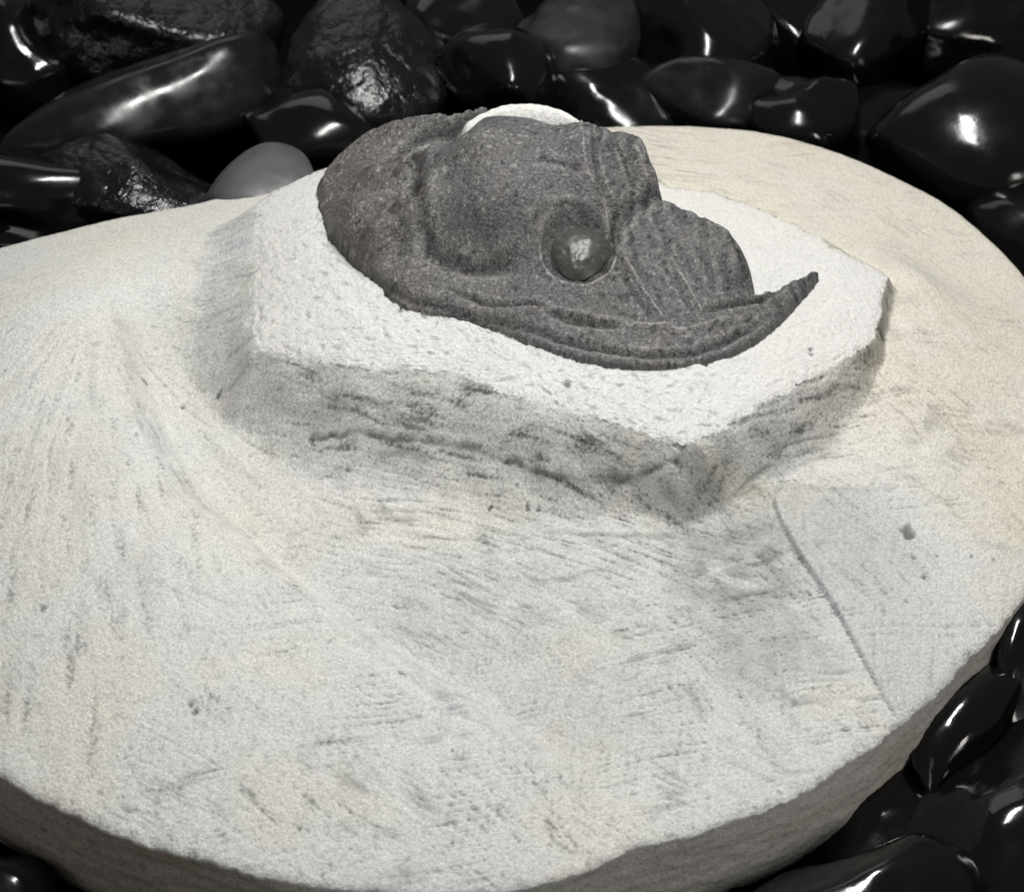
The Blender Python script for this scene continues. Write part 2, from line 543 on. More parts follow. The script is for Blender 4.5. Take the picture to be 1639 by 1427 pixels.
    c_beige = np.array([.66, .61, .51])
    c_white = np.array([.675, .675, .665])
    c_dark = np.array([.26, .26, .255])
    cl = fbm(x * .45 + 4, y * .45, 401, 3) * .5 + .5
    cl2 = fbm(x * .8, y * .8 + 9, 402, 3) * .5 + .5
    cream = np.clip(smooth(.3, .85, cl) * .7 + m_left * .35, 0, 1)
    col = c_grey + (c_cream - c_grey) * cream[..., None]
    beige = np.clip(smooth(2.2, 6.2, y * .62 + x * .78) + .35 * smooth(4.5, 7.0, y) , 0, 1) * (1 - .75 * patch)
    col = col + (c_beige - col) * (beige * (.75 + .4 * (cl2 - .5)))[..., None]
    ptk = np.exp(-(dt / .07) ** 2) * smooth(-.3, .3, noise(x * 3, y * 3, 791)) * .5 * (1 - white)
    col = col + (np.array([.68, .67, .61]) - col) * ptk[..., None]
    for (px, py, rx, ry, a, cc) in [(730, 830, 1.6, .5, .55, (.68, .655, .55)), (480, 790, 1.4, .6, .35, (.68, .63, .575)), (1200, 790, .6, .25, .5, (.64, .62, .46)), (1350, 1130, 1.0, .8, .4, (.66, .645, .575)), (480, 1260, 1.6, .8, .4, (.66, .645, .575)), (330, 640, .5, .3, .35, (.60, .50, .43)), (120, 560, .8, .8, .25, (.66, .60, .53))]:
        q = onbase([px], [py])[0]
        k = a * np.exp(-((x - q[0]) / rx) ** 2 - ((y - q[1]) / ry) ** 2) * (.5 + .6 * cl2)
        col = col + (np.array(cc) - col) * np.clip(k, 0, 1)[..., None]
    pinkish = smooth(.55, .8, cl2) * .35
    col = col * (1 + pinkish[..., None] * np.array([.03, -.01, -.05]))
    # grey limestone cut below the weathered skin, plus shade painted on wall and hollow
    stain_shade = np.clip(wall * (.32 + .26 * smooth(-.4, .5, noise(x * 1.3, y * 1.3, 411))) * smooth(-4.05, -3.1, x - .05 * y) * (1 - .8 * np.exp(-(np.hypot(x - 2.6, y + 1.35) / .6) ** 2)), 0, 1)
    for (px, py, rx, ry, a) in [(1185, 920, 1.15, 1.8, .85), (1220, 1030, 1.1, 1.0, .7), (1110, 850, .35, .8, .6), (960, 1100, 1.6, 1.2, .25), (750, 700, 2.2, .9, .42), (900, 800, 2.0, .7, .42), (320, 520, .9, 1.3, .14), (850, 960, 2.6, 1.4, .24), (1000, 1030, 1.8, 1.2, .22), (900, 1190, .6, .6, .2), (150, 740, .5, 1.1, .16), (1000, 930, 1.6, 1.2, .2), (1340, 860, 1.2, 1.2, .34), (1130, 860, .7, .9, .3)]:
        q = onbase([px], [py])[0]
        stain_shade = np.maximum(stain_shade, a * np.exp(-(((x - q[0]) / rx) ** 2 + ((y - q[1]) / ry) ** 2) ** 1.6) * (1 if px > 1250 else 1 - patch))
    stain_shade = np.maximum(stain_shade, .42 * np.exp(-(ds / .15) ** 2) * (1 - far_l) * smooth(1, .7, as_) * smooth(-.5, .3, noise(x * 2, y * 2, 412)))  # shade painted along the scoop crease
    stain_shade = stain_shade * (1 - white) * (.75 + .5 * smooth(-.5, .5, noise(x * 3 + y, y * 3 - x, 413)))
    stain_shade = np.clip(stain_shade, 0, 1)
    col = col + (c_dark - col) * (stain_shade * .74)[..., None]
    col = col * (1 - .11 * patch * smooth(2.6, .2, dc))[..., None]
    streak = m_wall * st_wide + apron * strokes(-20, .6, 5, 162) + rest * (1 - m_left) * (.6 * strokes(-38, .6, 4, 171) + .6 * strokes(12, .7, 5, 175) * patchy(.6, 204)) + m_left * hubf * .6 * noise(r * .5, th * 14, 181)
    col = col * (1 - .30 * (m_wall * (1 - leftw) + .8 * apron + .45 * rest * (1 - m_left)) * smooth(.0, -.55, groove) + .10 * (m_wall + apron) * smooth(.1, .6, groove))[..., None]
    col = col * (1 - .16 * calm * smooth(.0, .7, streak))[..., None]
    # dark mineral grains caught in the strokes
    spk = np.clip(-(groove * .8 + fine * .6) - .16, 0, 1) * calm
    spk = np.clip(spk * (1.3 + 1.2 * stain_shade + .7 * m_wall - 1.0 * leftw) + .35 * m_wall * ln_wall * (1 - leftw), 0, .62)
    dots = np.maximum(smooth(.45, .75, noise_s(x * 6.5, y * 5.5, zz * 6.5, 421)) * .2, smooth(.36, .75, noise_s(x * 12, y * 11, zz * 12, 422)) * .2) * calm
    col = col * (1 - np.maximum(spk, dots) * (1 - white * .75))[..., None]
    col = col * (1 - .36 * scr * smooth(-.3, .3, noise(x * 2, y * 2, 771)))[..., None]
    col = col + (np.array([.70, .70, .69]) - col) * (.5 * scr * smooth(.2, -.4, noise(x * 2, y * 2, 771)))[..., None]
    col = col * (1 - .68 * strat)[..., None]
    col = col * (1 - calm * (.10 + .22 * wall + .12 * stain_shade) * speck - calm * (.08 + .16 * wall) * speck2)[..., None]
    wl = np.clip(c_white + .0 * col, 0, 1)
    wspk = smooth(.38, .8, noise(x * 8, y * 8, 431)) * .22 + smooth(.2, .8, noise(x * 15, y * 15, 432)) * .12
    w_beige = smooth(2.6, 4.6, x + .2 * y) * .25 + smooth(4.2, 6.5, y) * .3 * (x > -.5)
    wl = wl * (1 + .07 * fbm(x * 1.6, y * 1.6, 433, 4))[..., None]
    wl = wl * (1 - wspk * peck_q)[..., None]
    wl = wl + (np.array([.69, .665, .605]) - wl) * np.clip(w_beige, 0, 1)[..., None]
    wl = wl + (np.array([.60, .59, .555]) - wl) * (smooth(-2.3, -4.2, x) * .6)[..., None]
    col = np.where(white[..., None], wl, col)
    col = col * (1 - .68 * grit)[..., None]
    crackk = np.exp(-(dc / .02) ** 2) * (.25 + .55 * smooth(.55, .85, ac)) * (.65 + .35 * smooth(-.5, .2, noise(x * 4, y * 4, 781)))
    col = col * (1 - crackk * .8)[..., None]
    return h, col, white


PITXY = {(p[0], p[1]): onbase([p[0]], [p[1]])[0] for p in PITS}
for _k in ((1297, 558), (1299, 565)):
    PITXY[_k] = unproj([_k[0]], [_k[1]], 1.0)[0]
PITXY[(640, 480)] = unproj([640], [500], 1.1)[0]

NT, NR, NS = 1280, 430, 46
rc = catmull(RIMW, 10, True)
ctr = np.array([0.3, 0.6])
ang = np.arctan2(rc[:, 1] - ctr[1], rc[:, 0] - ctr[0])
rad = np.hypot(rc[:, 1] - ctr[1], rc[:, 0] - ctr[0])
order = np.argsort(ang)
th = np.linspace(-math.pi, math.pi, NT, endpoint=False)
R = np.interp(th, ang[order], rad[order], period=2 * math.pi)
cs, sn = np.cos(th), np.sin(th)
R = R + (.05 * noise(cs * 9, sn * 9, 501) + .035 * noise(cs * 32, sn * 32, 502) + .02 * noise(cs * 80, sn * 80, 503)) * np.where(sn < .1, 1, .25)
fr = np.linspace(0, 1, NR + 1)[1:] ** .86
fr[0] = .0003
X = ctr[0] + fr[:, None] * R[None] * cs[None]
Y = ctr[1] + fr[:, None] * R[None] * sn[None]
HT, CT, WH = stone_fields(X, Y)
# worn rim edge
HT = HT - .07 * np.exp(-((1 - fr[:, None]) * R[None]) / .06)
# the side of the disc
ts = np.linspace(0, 1, NS + 1)[1:]
thick = 2.2 + .2 * noise(cs * 2.0, sn * 2.0, 511)
prof = -.05 * ts - .30 * ts ** 3
_k = np.ones(31) / 31
Rsm = np.convolve(np.concatenate([R[-15:], R, R[:15]]), _k, 'valid')
Rs = Rsm[None] + (R - Rsm)[None] * np.clip(1 - ts * 9, 0, 1)[:, None] + prof[:, None] - .45 * np.clip(ts - .90, 0, 1)[:, None] * 4
nx = np.tile(cs[None], (NS, 1))
XS = ctr[0] + Rs * cs[None]
YS = ctr[1] + Rs * sn[None]
ZS = HT[-1][None] - ts[:, None] * thick[None]
ua = th[None] * 9 + 0 * ZS
bump = .05 * noise(ua * .5, ZS * 1.2, 521) + .03 * noise(ua * 2, ZS * 5, 522) + .012 * noise(ua * 8, ZS * 16, 523)
bump = bump * smooth(0, .1, ts)[:, None]
XS = XS + bump * cs[None]
YS = YS + bump * sn[None]
sidec = np.ones(ZS.shape + (3,)) * np.array([.58, .57, .54])
mixs = smooth(-.2, .5, noise(ua * .35, ZS * .9, 531))
sidec = sidec + (np.array([.68, .64, .53]) - sidec) * (mixs * .7 * smooth(.15, .8, ts)[:, None])[..., None]
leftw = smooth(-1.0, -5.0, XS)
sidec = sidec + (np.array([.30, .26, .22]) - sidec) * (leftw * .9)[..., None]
rust = smooth(.25, .6, noise(ua * .6 + 7, ZS * 2.5, 532)) * .4
sidec = sidec + (np.array([.40, .27, .18]) - sidec) * (rust * .6)[..., None]
sgr = smooth(.25, .7, noise_s(XS * 9, YS * 9, ZS * 9, 533)) * .3 + smooth(.2, .7, noise_s(XS * 18, YS * 18, ZS * 18, 534)) * .3
sidec = sidec * (1 - sgr)[..., None]
# bottom closing rows
XB = np.stack([ctr[0] + (Rs[-1] - .35) * cs, ctr[0] + .5 * Rs[-1] * cs])
YB = np.stack([ctr[1] + (Rs[-1] - .35) * sn, ctr[1] + .5 * Rs[-1] * sn])
ZB = np.stack([ZS[-1] - .06, np.full(NT, ZS[-1].mean() - .1)])
GX, GY, GZ = np.vstack([X, XS, XB]), np.vstack([Y, YS, YB]), np.vstack([HT, ZS, ZB])
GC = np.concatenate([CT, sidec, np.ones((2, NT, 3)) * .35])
NROW = GX.shape[0]
V = np.stack([GX.ravel(), GY.ravel(), GZ.ravel() + Z0], 1)
c_h, c_c, _w = stone_fields(np.array([[ctr[0]]]), np.array([[ctr[1]]]))
V = np.vstack([V, [[ctr[0], ctr[1], c_h[0, 0] + Z0], [ctr[0], ctr[1], ZB[-1].mean() + Z0]]])
C = np.vstack([GC.reshape(-1, 3), c_c.reshape(1, 3), [[.35, .35, .35]]])
i = np.arange(NROW - 1)[:, None] * NT
j = np.arange(NT)[None]
jn = (j + 1) % NT
F = np.stack([i + j, i + NT + j, i + NT + jn, i + jn], -1).reshape(-1, 4)
N = vnormals(V, F)
row_of = np.repeat(np.arange(NROW - 1), NT)
WHf = np.concatenate([WH.ravel(), np.zeros(V.shape[0] - WH.size, bool)])
wsel = WHf[F].sum(1) >= 3
side_sel = row_of >= NR - 1

ZBASE = V[:, 2].min()
specimen = bpy.data.objects.new('fossil_specimen', None)
COL.objects.link(specimen)
specimen.location = (0, 0, ZBASE)
tag(specimen, 'pale round limestone block carrying a dark grey trilobite head on a white ledge', 'fossil')
VL = V - np.array([0, 0, ZBASE])
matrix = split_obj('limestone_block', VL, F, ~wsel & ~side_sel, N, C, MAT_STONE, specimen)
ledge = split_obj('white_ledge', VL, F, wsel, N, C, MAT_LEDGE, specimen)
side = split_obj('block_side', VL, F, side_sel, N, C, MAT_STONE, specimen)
# cap at the polar centre
cap_f = [(len(VL) - 2, k, (k + 1) % NT, (k + 1) % NT) for k in range(NT)]
ledge_me = None

# ------------------------------------------------------------------ the trilobite head
XF, YA = -3.12, 4.28


def L(pts):
    """picture points with heights -> local (along the axis, sideways, height)"""
    P = U(pts)
    return np.stack([P[:, 0] - XF, np.abs(P[:, 1] - YA), P[:, 2]], 1)


OUT_NEAR = [(503, 318, 1.0), (508, 345, 1.0), (522, 375, 1.02), (545, 402, 1.05), (575, 430, 1.1), (608, 455, 1.12), (632, 484, 1.12), (665, 500, 1.12),
            (720, 510, 1.12), (790, 530, 1.12), (870, 560, 1.12), (940, 582, 1.12), (1010, 594, 1.12), (1080, 591, 1.12), (1150, 577, 1.12),
            (1200, 556, 1.08), (1245, 520, 1.04), (1280, 480, 1.0), (1308, 434, 1.1), (1270, 455, 1.2), (1235, 470, 1.28), (1206, 477, 1.36)]
OUT_BACK = [(1202, 446, 1.55), (1192, 402, 1.9), (1172, 368, 2.06), (1136, 345, 2.12), (1098, 334, 2.12), (1066, 326, 2.15), (1062, 295, 2.5), (1045, 250, 2.85), (1022, 205, 3.1)]
on = U(OUT_NEAR)
ob = U(OUT_BACK)
near = np.vstack([catmull(on[:19, :2], 5), catmull(on[18:, :2], 4)[1:], catmull(ob[:, :2], 4)])
near = near[near[:, 1] < YA - .02]
FARE = [(508, 298, 1.1), (528, 270, 1.15), (554, 248, 1.25), (580, 231, 1.38), (615, 212, 1.62), (650, 199, 1.82), (700, 188, 1.96), (745, 180, 2.0), (780, 182, 1.8)]
farw = U(FARE)
farw[:, 1] += .2 * np.clip(np.arange(len(farw)) / 3, 0, 1)
far = catmull(farw[::-1, :2], 5)
OUTL = np.vstack([near, [[1.95, 4.75], [1.6, 5.15], [.9, 5.7]], far])

FC = [(503, 318, 1.12), (522, 375, 1.15), (575, 428, 1.2), (632, 478, 1.25), (720, 504, 1.27), (790, 524, 1.27), (870, 553, 1.27), (940, 573, 1.28), (1010, 585, 1.28),
      (1080, 582, 1.28), (1150, 568, 1.28), (1200, 547, 1.26), (1245, 512, 1.22), (1300, 440, 1.14),
      # raised border and inner slope
      (560, 380, 1.5), (640, 440, 1.5), (720, 475, 1.48), (800, 496, 1.46), (917, 512, 1.5), (1019, 530, 1.5), (1100, 525, 1.48), (1180, 505, 1.44), (1240, 482, 1.3),
      # front field
      (560, 310, 1.75), (600, 350, 1.8), (620, 290, 1.98), (600, 262, 1.92), (650, 300, 2.02), (640, 390, 1.66), (690, 420, 1.6),
      # glabella
      (700, 400, 1.72), (760, 428, 1.66), (700, 300, 2.4), (700, 250, 2.62), (770, 385, 2.0), (770, 340, 2.5), (770, 300, 2.74), (765, 250, 2.98), (760, 205, 3.10),
      (840, 380, 2.15), (850, 340, 2.5), (850, 290, 2.82), (850, 240, 3.02), (850, 213, 3.08), (700, 222, 2.72), (665, 235, 2.4),
      # cheek round the eye
      (840, 430, 1.78), (880, 470, 1.72), (925, 468, 1.74), (985, 450, 1.82), (990, 390, 2.02), (930, 345, 2.3), (960, 300, 2.62), (960, 250, 2.92), (955, 198, 3.14),
      (1010, 340, 2.25), (1060, 460, 1.78), (1120, 480, 1.66), (1120, 420, 1.92), (1060, 390, 2.06), (1140, 372, 2.12), (1182, 428, 1.86), (1194, 462, 1.55), (1080, 345, 2.1),
      (1020, 290, 2.55), (1040, 260, 2.8), (1010, 215, 3.12)]
fl = L(FC)
fm = fl[14:].copy()
fm[:, 1] *= -1
fe = np.stack([farw[:, 0] - XF, YA - farw[:, 1], farw[:, 2] + .14], 1)
fl[:14, 2] += .05
fp = np.vstack([fl, fm, fe])
fos_tps = TPS(fp, fp[:, 2], 0.012)     # height over (along the axis, sideways: near side positive)

ax_ = lambda pts: L(pts)[:, :2]
EYE_C = L([(926, 398, 2.02)])[0]
FURROWS = [  # (points, depth, width) negative depth = a ridge
    ([(672, 300, 2.1), (672, 340, 1.95), (690, 395, 1.75), (735, 425, 1.64), (775, 432, 1.62), (835, 425, 1.78)], .15, .11),
    ([(668, 300, 2.1), (662, 262, 2.25), (664, 238, 2.4)], .16, .10),
    ([(560, 400, 1.4), (640, 462, 1.42), (720, 488, 1.40), (800, 509, 1.4), (920, 545, 1.4), (1010, 562, 1.4), (1100, 560, 1.4), (1180, 535, 1.36), (1240, 495, 1.3)], .115, .07),
    ([(700, 452, 1.55), (790, 478, 1.55), (850, 485, 1.6), (890, 500, 1.58), (960, 515, 1.55), (1020, 525, 1.5)], .10, .06),
    ([(800, 494, 1.5), (917, 503, 1.55), (1019, 524, 1.52), (1065, 520, 1.55), (1100, 528, 1.5), (1200, 506, 1.4)], -.09, .06),
    ([(995, 411, 1.95), (1030, 462, 1.8), (1065, 513, 1.58)], -.08, .035),
    ([(985, 425, 1.92), (1015, 465, 1.78), (1045, 508, 1.6)], .07, .05),
    ([(1073, 411, 2.0), (1100, 455, 1.82), (1126, 504, 1.55)], -.07, .04),
    ([(1060, 415, 2.0), (1088, 460, 1.8), (1110, 500, 1.58)], .04, .05),
    ([(930, 225, 3.0), (936, 260, 2.88), (955, 305, 2.6), (972, 348, 2.25), (982, 395, 2.02)], -.05, .03),
    ([(948, 225, 3.0), (955, 262, 2.88), (972, 305, 2.58), (990, 345, 2.28)], .10, .055),
    ([(1066, 318, 2.2), (1040, 318, 2.3), (1010, 330, 2.3), (990, 352, 2.25), (985, 385, 2.1)], .16, .10),
    ([(985, 235, 2.98), (1000, 262, 2.8), (1015, 300, 2.5)], .04, .035),
    ([(1010, 232, 3.0), (1026, 262, 2.75), (1040, 300, 2.45)], -.03, .03),
    ([(1128, 503, 1.5), (1205, 484, 1.38), (1262, 460, 1.22)], .10, .05),
    ([(850, 255, 2.95), (900, 262, 2.92), (935, 275, 2.8)], .03, .06),
    ([(850, 370, 2.2), (880, 340, 2.4), (930, 330, 2.4)], .05, .07),
]
FUR = [(catmull(ax_(p), 5), d, w) for p, d, w in FURROWS]
TUB = L([(645, 264, 2.15)])[0]


def fossil_fields(x, y):
    a, b0 = x - XF, y - YA
    b = np.abs(b0)
    b0 = b0 + 0.0
    sd, _, _ = poly_dist(x + .02 * noise(x * 5, y * 5, 601) + .012 * noise(x * 14, y * 14, 603), y + .02 * noise(x * 5, y * 5, 602) + .012 * noise(x * 14, y * 14, 604), OUTL, True)
    ht = fos_tps(a, -b0)
    dust = np.zeros_like(x)
    dark = np.zeros_like(x)  # mask for shade painted into the furrows and the eye socket
    for pts, dep, wd in FUR:
        d, _, al = poly_dist(a + .02 * noise(x * 4, y * 4, 611), b + .02 * noise(x * 4, y * 4, 612), pts)
        fade = smooth(0, .12, al) * smooth(1, .88, al)
        k = np.exp(-(d / wd) ** 2) * fade
        ht = ht - dep * k
        if dep < 0:
            dust = np.maximum(dust, k * .8)
        else:
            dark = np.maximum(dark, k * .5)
            dust = np.maximum(dust, np.exp(-((d - wd * 1.4) / wd) ** 2) * fade * .35)
    q = np.hypot(a - TUB[0], b - TUB[1])
    ht = ht + .11 * np.exp(-(q / .11) ** 2) - .06 * np.exp(-((q - .2) / .07) ** 2)
    # socket round the eye
    qe = np.hypot((a - EYE_C[0]) / .57, (b - EYE_C[1]) / .65)
    ht = ht - .06 * smooth(1.10, .95, qe) + .05 * np.exp(-((qe - 1.10) / .07) ** 2) * smooth(-.3, .4, (b - EYE_C[1]) / .6)
    up = smooth(.0, .6, (EYE_C[1] - b) / .7)
    ht = ht + .09 * np.exp(-((qe - .95) / .15) ** 2) * up
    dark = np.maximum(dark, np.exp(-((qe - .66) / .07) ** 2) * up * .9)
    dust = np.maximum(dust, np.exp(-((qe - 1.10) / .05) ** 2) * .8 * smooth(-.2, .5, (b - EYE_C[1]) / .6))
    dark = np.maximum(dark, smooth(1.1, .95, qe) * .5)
    # fine terrace lines on the rear half, running parallel to the hind edge
    ter = np.sin((a - .10 * (b - 1) ** 2 + .16 * noise(x * 1.4, y * 1.4, 621)) * 22) * smooth(3.6, 4.5, a) * smooth(-.5, .3, noise(x * 2, y * 2, 623)) * smooth(2.7, 2.1, b)
    rim_l = np.sin(sd * 42 + .8 * noise(x * 2, y * 2, 622)) * smooth(.75, .3, sd)
    zs = ht
    n7, n15, n30 = noise_s(x * 7, y * 7, zs * 7, 631), noise_s(x * 15, y * 15, zs * 15, 632), noise_s(x * 30, y * 30, zs * 30, 633)
    grain = n7 * .5 + n15 * .35 + n30 * .25
    rough = np.clip(1.2 - .20 * a, .35, 1.1)
    ht = ht + .026 * ter + .0025 * rim_l + .015 * grain * rough * (1 - .5 * smooth(2.6, 3.2, b)) + .02 * fbm(x * 1.4, y * 1.4, 635, 3)
    ht = ht - np.clip(-noise_s(x * 10, y * 10, zs * 10, 637) - .35, 0, 1) * .05 * rough
    # rolled-down rim
    back = smooth(4.3, 4.9, a) * smooth(.5, 1.0, b0 * 0 + ht)
    sd = sd + .05
    w = .16
    e = np.clip(sd / w, 0, 1)
    prof = np.sqrt(np.clip(1 - (1 - e) ** 2, 0, 1))
    hl = ledge_tps(x, y)
    low = np.minimum(np.where(b0 > 1.0, np.minimum(hl, base_tps(x, y)) - .2, hl - .10), ht - .1)
    h = low + (ht - low) * np.where(sd > 0, .5 + .5 * prof, 0)
    # ---- colour of the shell
    c0 = np.array([.116, .115, .115])
    brown = np.array([.122, .113, .101])
    blue = np.array([.112, .113, .122])
    front = smooth(2.6, .4, a)
    col = c0 + (brown - c0) * np.clip(front + .35 * smooth(.1, .6, noise(x * 1.1, y * 1.1, 641)), 0, 1)[..., None]
    col = col + (blue - col) * (smooth(-.1, .6, noise(x * .9 + 5, y * .9, 642)) * (1 - front) * .8)[..., None]
    light = np.array([.38, .37, .355])
    fl_ = smooth(.2, .75, noise_s(x * 8.5, y * 8.5, zs * 8.5, 651)) * .5 + smooth(.2, .7, noise_s(x * 19, y * 19, zs * 19, 652)) * .68 + np.clip(ter, 0, 1) * .4 * smooth(-.2, .5, n7)
    col = col + (light - col) * np.clip(fl_ * (.6 + .4 * rough) + dust * (.55 + .6 * smooth(-.2, .5, noise(x * 9, y * 9, 653))), 0, .75)[..., None]
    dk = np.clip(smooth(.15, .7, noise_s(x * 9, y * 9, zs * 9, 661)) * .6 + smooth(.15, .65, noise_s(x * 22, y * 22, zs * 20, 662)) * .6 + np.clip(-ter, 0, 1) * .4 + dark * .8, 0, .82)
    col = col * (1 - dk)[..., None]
    red = smooth(.45, .75, noise(x * 3 + 3, y * 3, 671)) * .3
    col = col * (1 + red[..., None] * np.array([.22, -.05, -.10]))
    return h, col, sd, qe


GS = 0.0175
x0, x1 = OUTL[:, 0].min() - .1, OUTL[:, 0].max() + .1
y0, y1 = OUTL[:, 1].min() - .1, OUTL[:, 1].max() + .1
nx_, ny_ = int((x1 - x0) / GS), int((y1 - y0) / GS)
FX, FY = np.meshgrid(x0 + GS * np.arange(nx_), y0 + GS * np.arange(ny_), indexing='xy')
fh, fc, fsd, fqe = fossil_fields(FX, FY)
FV = np.stack([FX.ravel(), FY.ravel(), fh.ravel() + Z0 - ZBASE], 1)
ii = np.arange(ny_ - 1)[:, None] * nx_ + np.arange(nx_ - 1)[None]
FF = np.stack([ii, ii + 1, ii + nx_ + 1, ii + nx_], -1).reshape(-1, 4)
keep = (fsd.ravel()[FF] > -.08).all(1)
FF = FF[keep]
FN = vnormals(FV, FF)
FCc = fc.reshape(-1, 3)
ctrx = FX.ravel()[FF].mean(1)
ctry = FY.ravel()[FF].mean(1)
fa, fb = ctrx - XF, np.abs(ctry - YA)
# glabella, border with spine, cheeks
GLAB = ax_([(664, 232, 2.4), (662, 262, 2.25), (668, 300, 2.1), (672, 340, 1.95), (690, 395, 1.75), (735, 425, 1.64), (775, 432, 1.62), (835, 425, 1.78), (868, 365, 2.2), (930, 345, 2.3), (972, 348, 2.25), (955, 305, 2.6), (938, 260, 2.88), (930, 222, 3.0)])
GLABP = np.vstack([[GLAB[0, 0], -.5], GLAB, [GLAB[-1, 0], -.5]])
OCC = ax_([(930, 222, 3.0), (938, 260, 2.88), (955, 305, 2.6), (972, 348, 2.25), (1010, 335, 2.3), (1066, 322, 2.2), (1070, 300, 2.45), (1055, 250, 2.85), (1030, 205, 3.05)])
OCCP = np.vstack([[OCC[0, 0], -.5], OCC, [OCC[-1, 0] + .3, -.5]])
BORD = ax_([(560, 400, 1.4), (640, 462, 1.42), (720, 488, 1.40), (800, 509, 1.4), (920, 545, 1.4), (1010, 562, 1.4), (1100, 560, 1.4), (1180, 535, 1.36), (1204, 480, 1.38), (1330, 420, 1.2)])
BORDP = np.vstack([BORD, [[8, 6], [-2, 6], [-2, BORD[0, 1]]]])
g_in = poly_dist(fa, fb, GLABP, True)[0] > 0
o_in = (poly_dist(fa, fb, OCCP, True)[0] > 0) & ~g_in
b_in = (poly_dist(fa, fb, BORDP, True)[0] > 0) & ~g_in & ~o_in
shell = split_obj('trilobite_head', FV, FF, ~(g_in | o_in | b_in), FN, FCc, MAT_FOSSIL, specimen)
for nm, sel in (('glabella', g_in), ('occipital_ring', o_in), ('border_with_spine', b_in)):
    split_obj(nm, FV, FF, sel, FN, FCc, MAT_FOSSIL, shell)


def fossil_h(x, y):
    return fossil_fields(np.array([[x]]), np.array([[y]]))[0][0, 0]


# eyes: tall visual surface with a lid on top, near one fully seen
MAT_EYE = rock_mat('fossil_eye', 0.33, 0.42, 24, 0.35, 0.006, 16)


def make_eye(side):
    nu, nv = 120, 60
    u = np.linspace(0, 2 * math.pi, nu, endpoint=False)
    v = np.linspace(0, 1, nv)
    Uu, Vv = np.meshgrid(u, v)
    ph = Vv * math.pi / 2
    rr = np.cos(ph) ** .8
    zz = .43 * np.sin(ph) ** 1.1
    ex = .57 * rr * np.cos(Uu)
    ey = .62 * rr * np.sin(Uu)
    n_ = .018 * noise_s(ex * 3, ey * 3, zz * 3, 701) + .012 * noise_s(ex * 9, ey * 9, zz * 9, 702)
    cx, cy = XF + EYE_C[0], YA - side * EYE_C[1]
    zb = float(fos_tps(np.array([EYE_C[0]]), np.array([EYE_C[1]]))[0]) - .29
    tilt = side * math.radians(-24)      # looks outward from the axis
    ey2 = ey * math.cos(tilt) - zz * -math.sin(tilt)
    ez2 = zz * math.cos(tilt) - ey * math.sin(tilt) * -1
    ez2 = zz * math.cos(tilt) + ey * math.sin(-tilt)
    ey2 = ey * math.cos(tilt) + zz * math.sin(tilt)
    # lid groove
    g = np.exp(-((Vv - .42) / .03) ** 2) * .03 * (np.sin(Uu) * side < .3)
    sx = 1 - g
    ex = ex + .05 * np.sin(Uu * 2 + .6) * rr
    P = np.stack([cx + ex * sx, cy + ey2 * sx, zb + ez2 + n_ + Z0 - ZBASE], -1).reshape(-1, 3)
    k = np.arange(nv - 1)[:, None] * nu
    jj = np.arange(nu)[None]
    f = np.stack([k + jj, k + (jj + 1) % nu, k + nu + (jj + 1) % nu, k + nu + jj], -1).reshape(-1, 4)
    q = P
    fl = smooth(.2, .7, noise_s(q[:, 0] * 9, q[:, 1] * 9, q[:, 2] * 9, 705)) * .3 + smooth(.2, .7, noise_s(q[:, 0] * 19, q[:, 1] * 19, q[:, 2] * 19, 706)) * .3
    dk = smooth(.1, .7, noise_s(q[:, 0] * 8, q[:, 1] * 8, q[:, 2] * 8, 707)) * .5
    c = np.array([.055, .055, .052])[None] * (1 - dk)[:, None]
    c = c + (np.array([.20, .195, .185]) - c) * (fl * .6)[:, None]
    return add_obj('eye', mesh_from('eye', P, f, None, c), MAT_EYE, shell)


make_eye(1)
make_eye(-1)

# white matrix filling the hollow behind the crest of the head
def make_fill():
    n_, m_ = 90, 50
    u, v = np.meshgrid(np.linspace(0, 1, n_), np.linspace(0, 1, m_))
    P0 = U([(690, 218, 2.35), (736, 203, 2.5), (768, 186, 2.62), (805, 172, 2.7), (845, 169, 2.72), (880, 173, 2.70), (910, 184, 2.66), (930, 197, 2.58)])
    top = catmull(P0, 14)
    tt = np.linspace(0, 1, len(top))
    T = np.stack([np.interp(u, tt, top[:, k]) for k in range(3)], -1)
    prof = np.sin(v * math.pi) ** .7 * (.2 + .8 * np.sin(np.clip(u * 5, 0, 1) * math.pi / 2))
    lift = np.sin(u * math.pi) ** .5
    Pz = -.6 + (T[..., 2] + .6) * prof
    Py = T[..., 1] + (v - .5) * 1.9 * (.25 + .75 * lift)
    Pz = Pz + .02 * noise(T[..., 0] * 8, Py * 8, 711) * prof
    P = np.stack([T[..., 0], Py, Pz + Z0 - ZBASE], -1).reshape(-1, 3)
    k = np.arange(m_ - 1)[:, None] * n_ + np.arange(n_ - 1)[None]
    f = np.stack([k, k + 1, k + n_ + 1, k + n_], -1).reshape(-1, 4)
    c = np.ones((len(P), 3)) * np.array([.72, .715, .69]) * (1 - .12 * smooth(.2, .8, noise(P[:, 0] * 9, P[:, 1] * 9, 712)))[:, None]
    add_obj('matrix_filling', mesh_from('matrix_filling', P, f, None, c), MAT_LEDGE, specimen)


make_fill()

# ------------------------------------------------------------------ black stones
def ico(sub):
    import bmesh
    bm = bmesh.new()
    bmesh.ops.create_icosphere(bm, subdivisions=sub, radius=1)
    v = np.array([p.co[:] for p in bm.verts])
    f = np.array([[q.index for q in t.verts] for t in bm.faces])
    bm.free()
    return v, f


ICO_V, ICO_F = ico(5)


